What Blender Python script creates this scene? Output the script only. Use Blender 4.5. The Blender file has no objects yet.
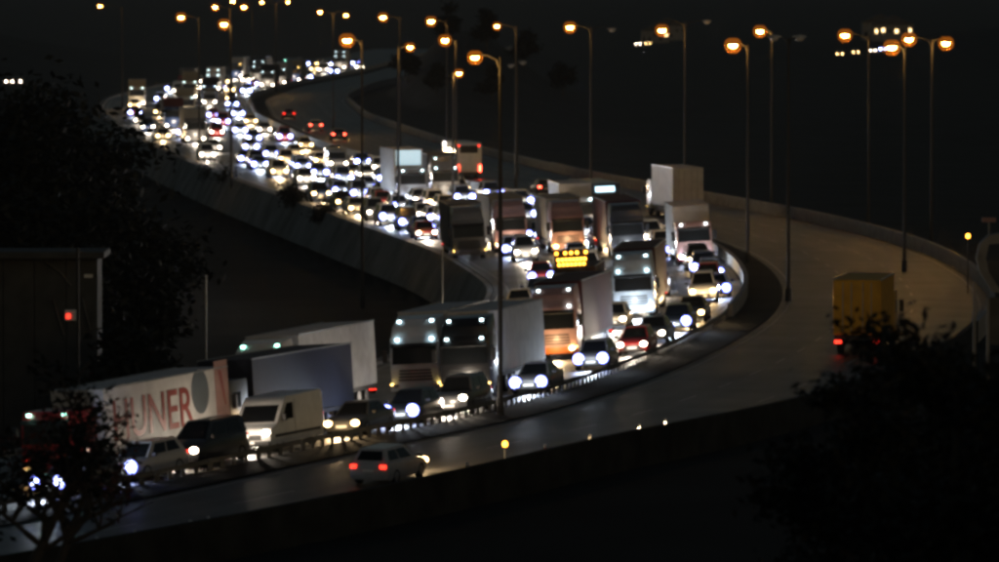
import bpy, bmesh, math, random
import numpy as np
from mathutils import Vector, Matrix

random.seed(11)
R = math.radians
scene = bpy.context.scene
COL = scene.collection

# ------------------------------------------------------------------ camera
FPX, PW, PH, CAMZ = 6600.0, 999.0, 562.0, 20.0
PITCH = math.atan(309.0 / FPX)
cam_data = bpy.data.cameras.new('camera')
cam_data.sensor_width = 36.0
cam_data.lens = 36.0 * FPX / PW
cam_data.clip_start, cam_data.clip_end = 0.5, 9000
cam_data.dof.use_dof = True
cam_data.dof.focus_distance = 330.0
cam_data.dof.aperture_fstop = 1.7
camera = bpy.data.objects.new('camera', cam_data)
camera.location = (0, 0, CAMZ)
camera.rotation_euler = (math.pi / 2 - PITCH, 0, 0)
COL.objects.link(camera)
scene.camera = camera

# ------------------------------------------------------------------ world: dim sky, its low glow set behind the camera to light vehicle fronts
world = bpy.data.worlds.new('World')
scene.world = world
world.use_nodes = True
wn = world.node_tree
bg = wn.nodes['Background']
sky = wn.nodes.new('ShaderNodeTexSky')
sky.sky_type = 'NISHITA'
sky.sun_disc = False
sky.sun_elevation = R(7.0)
sky.sun_rotation = R(150)
wn.links.new(sky.outputs[0], bg.inputs[0])
bg.inputs[1].default_value = 0.014

# ------------------------------------------------------------------ exposure and renderer
vs = scene.view_settings
vs.view_transform, vs.look, vs.exposure, vs.gamma = 'Standard', 'None', 0.35, 1.0
vs.use_curve_mapping = False
cy = scene.cycles
cy.use_adaptive_sampling = False
cy.use_denoising = True
cy.max_bounces, cy.diffuse_bounces, cy.glossy_bounces = 5, 2, 2
cy.transmission_bounces, cy.volume_bounces, cy.transparent_max_bounces = 2, 0, 6
cy.sample_clamp_indirect = 1.5
cy.sample_clamp_direct = 0.0
cy.filter_width = 3.1
cy.use_light_tree = True
HAZE = 0.00004
SPOT = 620.0        # low beams of one vehicle, watts
STRAY = 100.0         # what leaks sideways from them
LAMP = 320.0        # one sodium street lamp

# ------------------------------------------------------------------ pixel <-> world
CP, SP = math.cos(PITCH), math.sin(PITCH)
def zg(x, y):                                     # height of road level: it falls towards the near left
    u = 236 - (0.5 * x + 0.87 * y)
    return -0.055 * min(40, (4 * math.log1p(math.exp(u / 4)) if u < 60 else u))
def zg_np(x, y):
    return -0.055 * np.minimum(40, 4 * np.logaddexp(0, (236 - (0.5 * x + 0.87 * y)) / 4))
def ray(px, py):
    a, b = (px - PW / 2) / FPX, (PH / 2 - py) / FPX
    return Vector((a, CP + b * SP, -SP + b * CP))
def bank(x, y):                                    # the carriageway of the jam leans into the bend
    return 0.0
def at(px, py, zref=0.0):                          # point at height zref above the road level under a pixel
    d = ray(px, py); z = zref
    for _ in range(12):
        t = (CAMZ - z) / -d.z
        z = zg(d.x * t, d.y * t) + bank(d.x * t, d.y * t) + zref
    return Vector((d.x * t, d.y * t, z))
def at_depth(px, py, Y):
    d = ray(px, py); t = Y / d.y
    return Vector((d.x * t, Y, CAMZ + d.z * t))
def proj(p):
    dx, dy, dz = p[0], p[1], p[2] - CAMZ
    dep = dy * CP - dz * SP
    return PW / 2 + FPX * dx / dep, PH / 2 - FPX * (dy * SP + dz * CP) / dep

# ------------------------------------------------------------------ road axis
def smooth_line(pts, step=1.0, rounds=40):
    p = np.array(pts, float)
    seg = np.r_[0, np.cumsum(np.hypot(*np.diff(p, axis=0).T))]
    s = np.arange(0, seg[-1], step)
    q = np.c_[np.interp(s, seg, p[:, 0]), np.interp(s, seg, p[:, 1])]
    for _ in range(rounds):
        q[1:-1] = (q[:-2] + 2 * q[1:-1] + q[2:]) / 4
    seg = np.r_[0, np.cumsum(np.hypot(*np.diff(q, axis=0).T))]
    s = np.arange(0, seg[-1], step)
    return np.c_[np.interp(s, seg, q[:, 0]), np.interp(s, seg, q[:, 1])]
near_px = [(-330, 572), (-200, 553), (0, 519), (100, 499), (330, 455), (500, 412), (600, 381)]
DIV = [tuple(at(x, y).xy) for x, y in near_px] + [
    (10.4, 357), (14.4, 392), (15.9, 430), (15.2, 474), (10.2, 524), (1.6, 578), (-7, 634),
    (-22.5, 770), (-33.5, 900), (-39.5, 1032), (-37.5, 1150), (-29, 1290), (-22, 1480), (-12, 1720)]
DL = smooth_line(DIV, 1.0, 500)
LEFT = [(0.2, 424), (-0.9, 454), (-4, 492), (-10.5, 532), (-17, 578), (-24.5, 634), (-33, 700), (-47.5, 836),
        (-58, 960), (-62, 1050), (-59.5, 1180), (-50, 1340), (-41, 1520), (-31, 1740)]
LLp = smooth_line(LEFT, 1.0, 300)
T = np.gradient(DL, axis=0); T /= np.hypot(T[:, 0], T[:, 1])[:, None]
N = np.c_[-T[:, 1], T[:, 0]]
NS = len(DL)
def near_i(x, y):
    return int(np.argmin((DL[:, 0] - x) ** 2 + (DL[:, 1] - y) ** 2))
WID = np.full(NS, 15.6)
for i in range(NS):
    if DL[i, 1] > 444:
        v = LLp - DL[i]
        along = np.abs(v @ T[i]); k = np.argmin(along + 100 * ((v @ N[i]) < 0))
        WID[i] = min(23, max(15, v[k] @ N[i]))
for _ in range(200):
    WID[1:-1] = (WID[:-2] + 2 * WID[1:-1] + WID[2:]) / 4
MED, AWAY = 2.6, 12.6
BANK = np.interp(DL[:, 1], [200, 240, 470, 560, 700], [0.05, 0.06, 0.06, 0.02, 0.0])
def lean(s, off):
    i = int(min(max(s, 0), NS - 1)); return -BANK[i] * min(max(off, 0.0), WID[i])
def bank(x, y):
    i = near_i(x, y); return lean(i, float((np.array((x, y)) - DL[i]) @ N[i]))
def column(off, px, zref=0.0, lo=2, hi=None, s0=None, py=None):   # where a line along the road crosses a column of the picture
    best = (1e9, lo)
    for q in np.arange(lo, hi or NS - 3, .25):
        x, y = proj(loc(q, off) + Vector((0, 0, zref)))
        e = abs(x - px) + (.35 * abs(y - py) if py is not None else 0)
        if e < best[0]: best = (e, q)
    return best[1]
def loc(s, off):
    s = min(max(s, 0), NS - 1.001); i = int(s); f = s - i
    c = DL[i] * (1 - f) + DL[i + 1] * f; n = N[i] * (1 - f) + N[i + 1] * f
    p = c + n * off
    return Vector((p[0], p[1], zg(p[0], p[1]) + lean(s, off)))
def tang(s):
    i = int(min(max(s, 0), NS - 1)); return Vector((T[i, 0], T[i, 1]))
def so(x, y):
    i = near_i(x, y); v = np.array((x, y)) - DL[i]
    return i + float(v @ T[i]), float(v @ N[i])

# ------------------------------------------------------------------ materials
MATS = {}
def principled(name, col, rough=0.5, metal=0.0, spec=0.5, coat=0.0, noise=None, bump=None, emit=None, es=0.0):
    if name in MATS: return MATS[name]
    m = bpy.data.materials.new(name); m.use_nodes = True
    nt = m.node_tree; b = nt.nodes['Principled BSDF']
    b.inputs['Base Color'].default_value = (*col, 1)
    b.inputs['Roughness'].default_value = rough
    b.inputs['Metallic'].default_value = metal
    b.inputs['Specular IOR Level'].default_value = spec
    b.inputs['Coat Weight'].default_value = coat
    if noise:
        sc_, amt, det = noise
        tc = nt.nodes.new('ShaderNodeTexCoord'); nz = nt.nodes.new('ShaderNodeTexNoise')
        nz.inputs['Scale'].default_value = sc_; nz.inputs['Detail'].default_value = det
        nt.links.new(tc.outputs['Object'], nz.inputs['Vector'])
        rp = nt.nodes.new('ShaderNodeValToRGB')
        rp.color_ramp.elements[0].position, rp.color_ramp.elements[1].position = 0.3, 0.7
        rp.color_ramp.elements[0].color = (*[c * (1 - amt) for c in col], 1)
        rp.color_ramp.elements[1].color = (*[min(1, c * (1 + amt)) for c in col], 1)
        nt.links.new(nz.outputs['Fac'], rp.inputs[0]); nt.links.new(rp.outputs[0], b.inputs['Base Color'])
        if bump:
            bp = nt.nodes.new('ShaderNodeBump'); bp.inputs['Strength'].default_value = bump
            bp.inputs['Distance'].default_value = 0.05
            nt.links.new(nz.outputs['Fac'], bp.inputs['Height']); nt.links.new(bp.outputs[0], b.inputs['Normal'])
    if emit:
        b.inputs['Emission Color'].default_value = (*emit, 1)
        b.inputs['Emission Strength'].default_value = es
        m.cycles.emission_sampling = 'NONE'
    MATS[name] = m
    return m
def asphalt(name, col, worn):
    m = bpy.data.materials.new(name); m.use_nodes = True
    nt = m.node_tree; b = nt.nodes['Principled BSDF']; L = nt.links.new
    tc = nt.nodes.new('ShaderNodeTexCoord')
    big = nt.nodes.new('ShaderNodeTexNoise'); big.inputs['Scale'].default_value = 0.22; big.inputs['Detail'].default_value = 6
    fine = nt.nodes.new('ShaderNodeTexNoise'); fine.inputs['Scale'].default_value = 14; fine.inputs['Detail'].default_value = 4
    L(tc.outputs['Object'], big.inputs['Vector']); L(tc.outputs['Object'], fine.inputs['Vector'])
    rp = nt.nodes.new('ShaderNodeValToRGB')
    rp.color_ramp.elements[0].position, rp.color_ramp.elements[1].position = 0.32, 0.72
    rp.color_ramp.elements[0].color = (*[c * 0.72 for c in col], 1); rp.color_ramp.elements[1].color = (*worn, 1)
    L(big.outputs['Fac'], rp.inputs[0])
    at_ = nt.nodes.new('ShaderNodeAttribute'); at_.attribute_name = 'lateral'
    def mth(op, a, v):
        n_ = nt.nodes.new('ShaderNodeMath'); n_.operation = op
        if isinstance(a, bpy.types.NodeSocket): L(a, n_.inputs[0])
        else: n_.inputs[0].default_value = a
        if isinstance(v, bpy.types.NodeSocket): L(v, n_.inputs[1])
        else: n_.inputs[1].default_value = v
        return n_.outputs[0]
    trk = mth('MULTIPLY_ADD', mth('COSINE', mth('MULTIPLY', at_.outputs['Fac'], 2 * math.pi / 1.8), 0.0), 0.5)
    trk.node.inputs[2].default_value = 0.5
    streak = nt.nodes.new('ShaderNodeTexNoise'); streak.noise_dimensions = '1D'; streak.inputs['Scale'].default_value = 1.7; streak.inputs['Detail'].default_value = 5
    L(at_.outputs['Fac'], streak.inputs['W'])
    mm = mth('MULTIPLY', mth('ADD', mth('MULTIPLY', trk, 0.35), 0.5), mth('ADD', streak.outputs['Fac'], 0.45))
    mx = nt.nodes.new('ShaderNodeVectorMath'); mx.operation = 'SCALE'; L(rp.outputs[0], mx.inputs[0]); L(mm, mx.inputs['Scale'])
    L(mx.outputs[0], b.inputs['Base Color'])
    rr = nt.nodes.new('ShaderNodeMapRange'); rr.inputs['To Min'].default_value = 0.36; rr.inputs['To Max'].default_value = 0.62; b.inputs['Specular IOR Level'].default_value = 0.4
    L(big.outputs['Fac'], rr.inputs['Value']); L(rr.outputs[0], b.inputs['Roughness'])
    bp = nt.nodes.new('ShaderNodeBump'); bp.inputs['Strength'].default_value = 0.25; bp.inputs['Distance'].default_value = 0.02
    L(fine.outputs['Fac'], bp.inputs['Height']); L(bp.outputs[0], b.inputs['Normal'])
    MATS[name] = m
    return m
asphalt('asphalt', (0.040, 0.039, 0.037), (0.058, 0.055, 0.051))
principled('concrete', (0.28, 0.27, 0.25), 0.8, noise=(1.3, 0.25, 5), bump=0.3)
principled('kiosk_grey', (0.05, 0.052, 0.05), 0.8, noise=(1.0, 0.3, 5))
principled('shaded_concrete', (0.025, 0.026, 0.024), 0.9, spec=0.2, noise=(0.8, 0.5, 6), bump=0.4)  # concrete with the shade of its unlit near side put into the colour
principled('pole_paint', (0.04, 0.04, 0.04), 0.6, 0.3)
principled('bank_concrete', (0.15, 0.15, 0.14), 0.85, noise=(0.25, 0.45, 7), bump=0.3)
principled('dark_concrete', (0.10, 0.10, 0.095), 0.85, noise=(1.0, 0.3, 5), bump=0.3)
principled('soil', (0.020, 0.021, 0.019), 0.95, spec=0.2, noise=(0.12, 0.4, 8), bump=0.5)
principled('road_paint', (0.26, 0.26, 0.24), 0.6, noise=(3, 0.2, 4))
principled('galvanised', (0.33, 0.34, 0.34), 0.45, 0.7, noise=(4, 0.2, 3))
principled('rubber', (0.02, 0.02, 0.02), 0.85)
principled('rim_metal', (0.45, 0.45, 0.46), 0.35, 0.9)
principled('glass', (0.010, 0.011, 0.012), 0.12, spec=0.35)
principled('black_plastic', (0.022, 0.022, 0.022), 0.55)
principled('chassis', (0.03, 0.03, 0.032), 0.7)
principled('plate', (0.7, 0.7, 0.68), 0.5)
principled('bark', (0.06, 0.05, 0.04), 0.9, noise=(6, 0.3, 4))
principled('leaf_dark', (0.010, 0.013, 0.009), 0.7, spec=0.3, noise=(1.2, 0.4, 3))
principled('leaf_red', (0.09, 0.035, 0.025), 0.7, spec=0.3, noise=(1.2, 0.4, 3))
principled('led', (0.9, 0.9, 0.9), 0.2, emit=(0.58, 0.70, 1.0), es=40)
principled('blue_fringe', (0.5, 0.5, 0.8), 0.2, emit=(0.16, 0.20, 1.0), es=9)  # lens colour fringe round the headlights, made as a glow
principled('xenon', (0.9, 0.9, 0.9), 0.2, emit=(1.0, 0.80, 0.60), es=26)
principled('warm', (0.9, 0.85, 0.7), 0.2, emit=(1.0, 0.62, 0.24), es=20)
principled('reflector', (0.8, 0.8, 0.8), 0.15, 0.8)
principled('tail', (0.5, 0.01, 0.01), 0.3, emit=(1.0, 0.03, 0.015), es=3.5)
principled('brake', (0.6, 0.01, 0.01), 0.3, emit=(1.0, 0.06, 0.03), es=18)
principled('amber', (0.8, 0.4, 0.05), 0.3, emit=(1.0, 0.36, 0.03), es=9)
principled('marker_white', (0.8, 0.9, 0.9), 0.3, emit=(0.7, 0.95, 1.0), es=9)
principled('marker_green', (0.6, 0.9, 0.8), 0.3, emit=(0.35, 1.0, 0.75), es=12)
principled('marker_amber', (0.9, 0.6, 0.2), 0.3, emit=(1.0, 0.6, 0.15), es=14)
principled('sodium', (0.9, 0.7, 0.3), 0.3, emit=(1.0, 0.45, 0.08), es=220)
principled('lamp_glow', (0.03, 0.012, 0.003), 0.6, spec=0.0, emit=(1.0, 0.27, 0.015), es=0.34)
principled('lamp_off', (0.5, 0.5, 0.48), 0.2)
principled('sign_blue', (0.3, 0.5, 0.6), 0.3, emit=(0.55, 0.85, 1.0), es=2.5)
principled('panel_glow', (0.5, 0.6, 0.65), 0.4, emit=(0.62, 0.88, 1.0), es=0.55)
principled('window_lit', (0.9, 0.7, 0.4), 0.3, emit=(1.0, 0.66, 0.30), es=4.0)
principled('letter_red', (0.26, 0.05, 0.04), 0.5)
principled('emblem', (0.10, 0.12, 0.13), 0.5)
def paint(name, col, rough=0.35, metal=0.0):
    return principled('paint_' + name, col, rough, metal, coat=0.4, noise=(2.5, 0.08, 3))
PAINTS = {'black': (0.012, 0.012, 0.013), 'dark grey': (0.05, 0.052, 0.055), 'grey': (0.18, 0.18, 0.18),
          'silver': (0.42, 0.43, 0.44), 'white': (0.72, 0.72, 0.70), 'red': (0.28, 0.02, 0.02), 'maroon': (0.09, 0.015, 0.018),
          'blue': (0.03, 0.06, 0.16), 'beige': (0.45, 0.40, 0.30), 'orange': (0.55, 0.16, 0.04), 'yellow': (0.75, 0.40, 0.03),
          'pink': (0.5, 0.3, 0.27), 'pale blue': (0.58, 0.66, 0.73), 'brown': (0.14, 0.07, 0.04), 'navy': (0.02, 0.025, 0.05)}
for k, c in PAINTS.items(): paint(k, c)
for k in ('grey', 'white', 'beige', 'navy', 'red', 'maroon', 'yellow', 'pink', 'brown'):
    principled('tarp_' + k, tuple(c * .75 for c in PAINTS[k]), 0.75, noise=(1.5, 0.14, 5), bump=0.15)

gm = MATS['lamp_glow'].node_tree; gb = gm.nodes['Principled BSDF']         # see-through bowl added to draw the halo of glare round each lamp
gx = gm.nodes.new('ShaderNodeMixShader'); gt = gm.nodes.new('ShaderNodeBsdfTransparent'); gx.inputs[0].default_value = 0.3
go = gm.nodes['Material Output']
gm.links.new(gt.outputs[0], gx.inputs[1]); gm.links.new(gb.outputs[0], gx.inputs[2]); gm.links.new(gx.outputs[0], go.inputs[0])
# ------------------------------------------------------------------ mesh helpers
class MB:
    def __init__(self): self.v, self.f, self.lat = [], [], []
    def box(self, c, s, taper=1.0):
        b = len(self.v); cx, cy_, cz = c; sx, sy, sz = (k / 2 for k in s)
        for z, t in ((-sz, 1), (sz, taper)):
            for x, y in ((-sx, -sy), (sx, -sy), (sx, sy), (-sx, sy)):
                self.v.append((cx + x * t, cy_ + y * t, cz + z))
        self.f += [tuple(b + i for i in q) for q in ((3, 2, 1, 0), (4, 5, 6, 7), (0, 1, 5, 4), (1, 2, 6, 5), (2, 3, 7, 6), (3, 0, 4, 7))]
        return self
    def loft(self, rings, caps=True):
        b = len(self.v); n = len(rings[0])
        for r in rings: self.v += [tuple(p) for p in r]
        for k in range(len(rings) - 1):
            for i in range(n):
                j = (i + 1) % n
                self.f.append((b + k * n + i, b + k * n + j, b + (k + 1) * n + j, b + (k + 1) * n + i))
        if caps:
            self.f.append(tuple(b + i for i in reversed(range(n))))
            self.f.append(tuple(b + (len(rings) - 1) * n + i for i in range(n)))
        return self
    def tube(self, pts, rads, n=8):
        pts = [Vector(p) for p in pts]; rings = []
        for i, p in enumerate(pts):
            d = (pts[min(i + 1, len(pts) - 1)] - pts[max(i - 1, 0)]).normalized()
            u = d.cross(Vector((0, 0, 1)) if abs(d.z) < 0.9 else Vector((1, 0, 0))).normalized(); w = d.cross(u)
            r = rads[i] if hasattr(rads, '__len__') else rads
            rings.append([p + (u * math.cos(a) + w * math.sin(a)) * r for a in (2 * math.pi * k / n for k in range(n))])
        return self.loft(rings)
    def prism(self, poly, y0, y1):                 # outline in x,z swept along y
        return self.loft([[(x, y0, z) for x, z in poly], [(x, y1, z) for x, z in poly]])
    def quad(self, *p):
        b = len(self.v); self.v += [tuple(q) for q in p]; self.f.append(tuple(range(b, b + len(p)))); return self
    def slab(self, quad, t):                       # a quad given a thickness t along its normal
        q = [Vector(p) for p in quad]; n = (q[1] - q[0]).cross(q[2] - q[0]).normalized() * t
        return self.loft([q, [p + n for p in q]])
    def disc(self, c, r, axis='x', t=0.05, n=12, ry=None):
        ry = ry or r; rings = []
        for d in (0, t):
            rings.append([(c[0] + d, c[1] + r * math.cos(a), c[2] + ry * math.sin(a)) if axis == 'x' else
                          (c[0] + r * math.cos(a), c[1] + d, c[2] + ry * math.sin(a)) for a in (2 * math.pi * k / n for k in range(n))])
        return self.loft(rings)
    def ring(self, c, r0, r1, t=0.04, n=14):
        rings = []
        for x, r in ((0, r0), (t, r0), (t, r1), (0, r1), (0, r0)):
            rings.append([(c[0] + x, c[1] + r * math.cos(a), c[2] + r * math.sin(a)) for a in (2 * math.pi * k / n for k in range(n))])
        return self.loft(rings, caps=False)
    def mesh(self, name, mats=('black_plastic',), smooth=False, fix=True, bevel=0):
        me = bpy.data.meshes.new(name); me.from_pydata(self.v, [], self.f)
        if fix or bevel:
            bm = bmesh.new(); bm.from_mesh(me)
            if bevel: bmesh.ops.bevel(bm, geom=list(bm.edges), offset=bevel, segments=2, affect='EDGES', profile=0.6)
            bmesh.ops.recalc_face_normals(bm, faces=bm.faces); bm.to_mesh(me); bm.free()
        if self.lat and len(self.lat) == len(me.vertices):
            me.attributes.new('lateral', 'FLOAT', 'POINT').data.foreach_set('value', self.lat)
        for m in mats: me.materials.append(MATS[m])
        if smooth:
            me.polygons.foreach_set('use_smooth', [True] * len(me.polygons))
            me.set_sharp_from_angle(angle=R(38))
        me.update()
        return me
    def build(self, name, mat, parent=None, **kw):
        return link(name, self.mesh(name, (mat,), **kw), parent)
def link(name, me, parent=None, mat=None):
    o = bpy.data.objects.new(name, me); COL.objects.link(o)
    if parent: o.parent = parent
    if mat and me.materials:
        o.material_slots[0].link = 'OBJECT'; o.material_slots[0].material = MATS[mat]
    return o
def tag(o, label=None, cat=None, group=None, kind=None):
    if label: o['label'] = label
    if cat: o['category'] = cat
    if group: o['group'] = group
    if kind: o['kind'] = kind
    return o
def thing(name, label, cat, p=(0, 0, 0), rz=0.0, group=None):
    o = bpy.data.objects.new(name, None); COL.objects.link(o); o.empty_display_size = 0.5
    o.location = p; o.rotation_euler = (0, 0, rz)
    return tag(o, label, cat, group)
def strip(s0, s1, o0, o1, dz, step=2.0):
    """a ribbon along the road between two lateral offsets (numbers or functions of s)"""
    g0 = o0 if callable(o0) else (lambda s: o0); g1 = o1 if callable(o1) else (lambda s: o1)
    mb = MB(); n = max(2, int((s1 - s0) / step) + 1)
    for k in range(n):
        s = s0 + (s1 - s0) * k / (n - 1)
        a, b = loc(s, g0(s)), loc(s, g1(s)); mb.v += [(a.x, a.y, a.z + dz), (b.x, b.y, b.z + dz)]
        mb.lat += [g0(s), g1(s)]
        if k: i = 2 * k; mb.f.append((i - 2, i - 1, i + 1, i))
    return mb
def wall_along(s0, s1, off, t, h0, h1, step=2.0):
    """a closed wall of thickness t along the road, from h0 to h1 over the road level"""
    g = off if callable(off) else (lambda s: off); hh = h1 if callable(h1) else (lambda s: h1)
    rings = []; n = max(2, int((s1 - s0) / step) + 1)
    for k in range(n):
        s = s0 + (s1 - s0) * k / (n - 1); a, b = loc(s, g(s)), loc(s, g(s) + t); h = hh(s)
        rings.append([(a.x, a.y, a.z + h0), (b.x, b.y, b.z + h0), (b.x, b.y, b.z + h), (a.x, a.y, a.z + h)])
    return MB().loft(rings)
W = lambda s: WID[int(min(max(s, 0), NS - 1))]

# ------------------------------------------------------------------ the ground and the roads
def smoothstep(a, b, x):
    t = np.clip((x - a) / (b - a), 0, 1); return t * t * (3 - 2 * t)
def hill_add(X, Y):
    z = 13.0 * np.exp(-(((X + 6) / 14) ** 2 + ((Y - 1090) / 170) ** 2))           # dark knoll right of the far bend
    z += 16.0 * np.exp(-(((X + 165) / 60) ** 2 + ((Y - 1520) / 280) ** 2))
    z += 9.0 * np.exp(-(((X - 170) / 70) ** 2 + ((Y - 1800) / 240) ** 2))
    return z
def ground():
    xs = np.unique(np.r_[np.arange(-70, 60, 1.5), np.arange(-200, -70, 8), np.arange(60, 240, 8), np.arange(-2400, 2401, 100)])
    ys = np.unique(np.r_[np.arange(-20, 660, 3.0), np.arange(660, 1400, 6), np.arange(1400, 2200, 25), np.arange(2200, 6001, 100)])
    X, Y = np.meshgrid(xs, ys); P = np.c_[X.ravel(), Y.ravel()]
    idx = np.empty(len(P), int)
    for a in range(0, len(P), 4000):
        q = P[a:a + 4000]; idx[a:a + 4000] = np.argmin((q[:, None, 0] - DL[None, :, 0]) ** 2 + (q[:, None, 1] - DL[None, :, 1]) ** 2, axis=1)
    off = np.sum((P - DL[idx]) * N[idx], axis=1)
    off = np.where((idx == 0) | (idx == NS - 1), np.sign(off) * np.hypot(*(P - DL[idx]).T), off)
    w = WID[idx]
    z = zg_np(P[:, 0], P[:, 1]) - 0.25
    z = z - BANK[idx] * np.clip(off, 0, w)
    din = off - w - 0.6; dout = -off - MED - AWAY - 0.6
    z -= 3.6 * smoothstep(-0.4, 1.6, din) * (P[:, 1] > 0)
    r = np.hypot(P[:, 0], P[:, 1])
    hs = 18.2 * np.clip(1 - r / 236, 0, 1) ** 1.2
    z = np.where(dout > 0, z - 2.5 * smoothstep(0, 14, dout) * smoothstep(370, 460, P[:, 1]), z)
    z += hs * smoothstep(0, 6, dout)
    z += np.where((r < 236) & (dout < -50), hs, 0)
    clear = np.maximum(din, dout)
    z += hill_add(P[:, 0], P[:, 1]) * smoothstep(0.5, 14, clear)
    z += smoothstep(2200, 5600, P[:, 1]) * 8
    nx = len(xs); f = []
    for j in range(len(ys) - 1):
        for i in range(nx - 1):
            a = j * nx + i; f.append((a, a + 1, a + nx + 1, a + nx))
    me = bpy.data.meshes.new('ground'); me.from_pydata(np.c_[P, z].tolist(), [], f); me.materials.append(MATS['soil'])
    me.polygons.foreach_set('use_smooth', [True] * len(me.polygons))
    tag(link('ground', me), kind='structure')
    def height(x, y):
        i = np.clip(np.searchsorted(xs, x) - 1, 0, nx - 2); j = np.clip(np.searchsorted(ys, y) - 1, 0, len(ys) - 2)
        Z = z.reshape(len(ys), nx); u = (x - xs[i]) / (xs[i + 1] - xs[i]); v = (y - ys[j]) / (ys[j + 1] - ys[j])
        return float(Z[j, i] * (1 - u) * (1 - v) + Z[j, i + 1] * u * (1 - v) + Z[j + 1, i] * (1 - u) * v + Z[j + 1, i + 1] * u * v)
    return height
HT = ground()
tag(strip(0, NS - 2, 0, lambda s: W(s), 0.0).build('road', 'asphalt'), kind='structure')
tag(strip(0, NS - 2, -MED - AWAY, -MED, 0.0).build('road', 'asphalt'), kind='structure')
tag(strip(0, NS - 2, -MED + 0.001, -0.001, 0.06).build('median', 'soil'), kind='structure')
mk = MB()
def merge(a, b):
    k = len(a.v); a.v += b.v; a.f += [tuple(i + k for i in q) for q in b.f]
for o in (0.55, -MED - 0.55, -MED - AWAY + 0.6):
    merge(mk, strip(2, NS - 6, o - 0.08, o + 0.08, 0.004))
merge(mk, strip(2, NS - 6, lambda s: W(s) - 0.75, lambda s: W(s) - 0.59, 0.004))
for o in (4.1, 7.7, 11.3, -MED - 4.3, -MED - 8.0):
    s = 4
    while s < 1000:
        merge(mk, strip(s, s + 4, o - 0.07, o + 0.07, 0.004)); s += 10
tag(mk.build('lane_markings', 'road_paint', fix=False), kind='structure')
tag(wall_along(0, NS - 4, lambda s: W(s) - 0.02, 0.3, -0.3, 0.16).build('kerb', 'dark_concrete'), kind='structure')

rr = []
for k in range(4, NS - 6, 3):
    w = W(k); a, b, c, d = (loc(k, w + u) for u in (.3, .7, 2.2, .3))
    rr.append([(a.x, a.y, a.z + .14), (b.x, b.y, b.z + .14), (c.x, c.y, c.z - 2.9), (d.x, d.y, d.z - 2.9)])
tag(MB().loft(rr).build('retaining_wall', 'bank_concrete'), 'grey sloping concrete wall under the inner edge of the jammed road', 'wall')
def s_at_y(Y):                                     # first index whose divider point lies beyond Y
    return int(np.argmax(DL[:, 1] > Y))
S205 = s_at_y(415)

# median barrier: concrete units with open slots at the foot
def slotted_unit(s0, L):
    mb = MB(); n = 2
    a, b = -0.16, -0.27
    def wallbit(s0, s1, z0, z1, i=0.0):
        p = [loc(s0, a - i), loc(s1, a - i), loc(s1, b + i), loc(s0, b + i)]
        lo = [(q.x, q.y, q.z + z0) for q in p]; hi = [(q.x, q.y, q.z + z1) for q in p]
        mb.loft([lo, hi])
    e = s0 + L - 0.05
    wallbit(s0, e, -0.1, 0.07)
    wallbit(s0, e, 0.36, 0.50)
    wallbit(s0, e, 0.50, 0.55, 0.05)
    m = 4
    for k in range(m):
        t0 = s0 + (e - s0) * k / m
        wallbit(t0, t0 + (0.3 if k else 0.38), 0.07, 0.36, 0.03)
    return mb
bar = thing('median_barrier', 'long low concrete median barrier with slots at its foot, curving along the jam', 'barrier', (0, 0, 0))
s = 8.0
while s < S205 - 35:
    slotted_unit(s, 4.0).build('barrier_unit', 'dark_concrete', bar); s += 4.0
wall_along(s, NS - 6, -0.46, 0.3, -0.1, 0.8).build('barrier_run', 'concrete', bar)
# outer walls of the away carriageway: tall near the camera, low parapet past the bend
def hwall(s):
    return float(np.interp(s, [0, 40, 65, 95, 115], [1.4, 1.32, 1.15, 1.2, 0.95]))
OUT = -MED - AWAY
s1 = s_at_y(660)
tag(wall_along(0, 128, OUT - 0.3, 0.3, -2.0, hwall).build('retaining_wall', 'shaded_concrete'),
    'shade-darkened outer wall on the camera side of the empty carriageway', 'wall')
tag(wall_along(128.05, s1, OUT - 0.3, 0.3, -2.0, 0.95).build('parapet_wall', 'concrete'),
    'long concrete parapet curving round the empty carriageway at the right', 'wall')
tag(wall_along(s1 + 0.1, NS - 6, OUT - 0.3, 0.3, -2.0, 0.85).build('parapet_wall', 'concrete'),
    'low far concrete parapet beyond the bus, on the outer side of the road', 'wall')

# ------------------------------------------------------------------ vehicle part meshes
MESH = {}
def cached(key, fn):
    if key not in MESH: MESH[key] = fn()
    return MESH[key]
def car_ring(x, w, z0, zs):
    return [(x, -w * .9, z0), (x, -w, z0 + .13), (x, -w * 1.0, zs - .16), (x, -w * .95, zs - .03), (x, -w * .6, zs + .015), (x, 0, zs + .03),
            (x, w * .6, zs + .015), (x, w * .95, zs - .03), (x, w * 1.0, zs - .16), (x, w, z0 + .13), (x, w * .9, z0)]
STYLES = {  # length, belt heights, greenhouse bottom front/rear, roof front/rear, roof z
    'hatchback': dict(L=4.1, hood=(.68, .80, .90), tail=.96, gb=(-1.05, -4.0), gt=(-1.8, -3.65), rz=1.47, w=.88),
    'saloon': dict(L=4.6, hood=(.64, .76, .88), tail=.98, gb=(-1.25, -3.95), gt=(-2.0, -3.25), rz=1.42, w=.90),
    'suv': dict(L=4.5, hood=(.85, 1.0, 1.06), tail=1.1, gb=(-1.15, -4.42), gt=(-1.75, -4.15), rz=1.72, w=.93),
    'minivan': dict(L=4.4, hood=(.8, .98, 1.12), tail=1.15, gb=(-.8, -4.36), gt=(-1.65, -4.22), rz=1.84, w=.90)}
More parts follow.
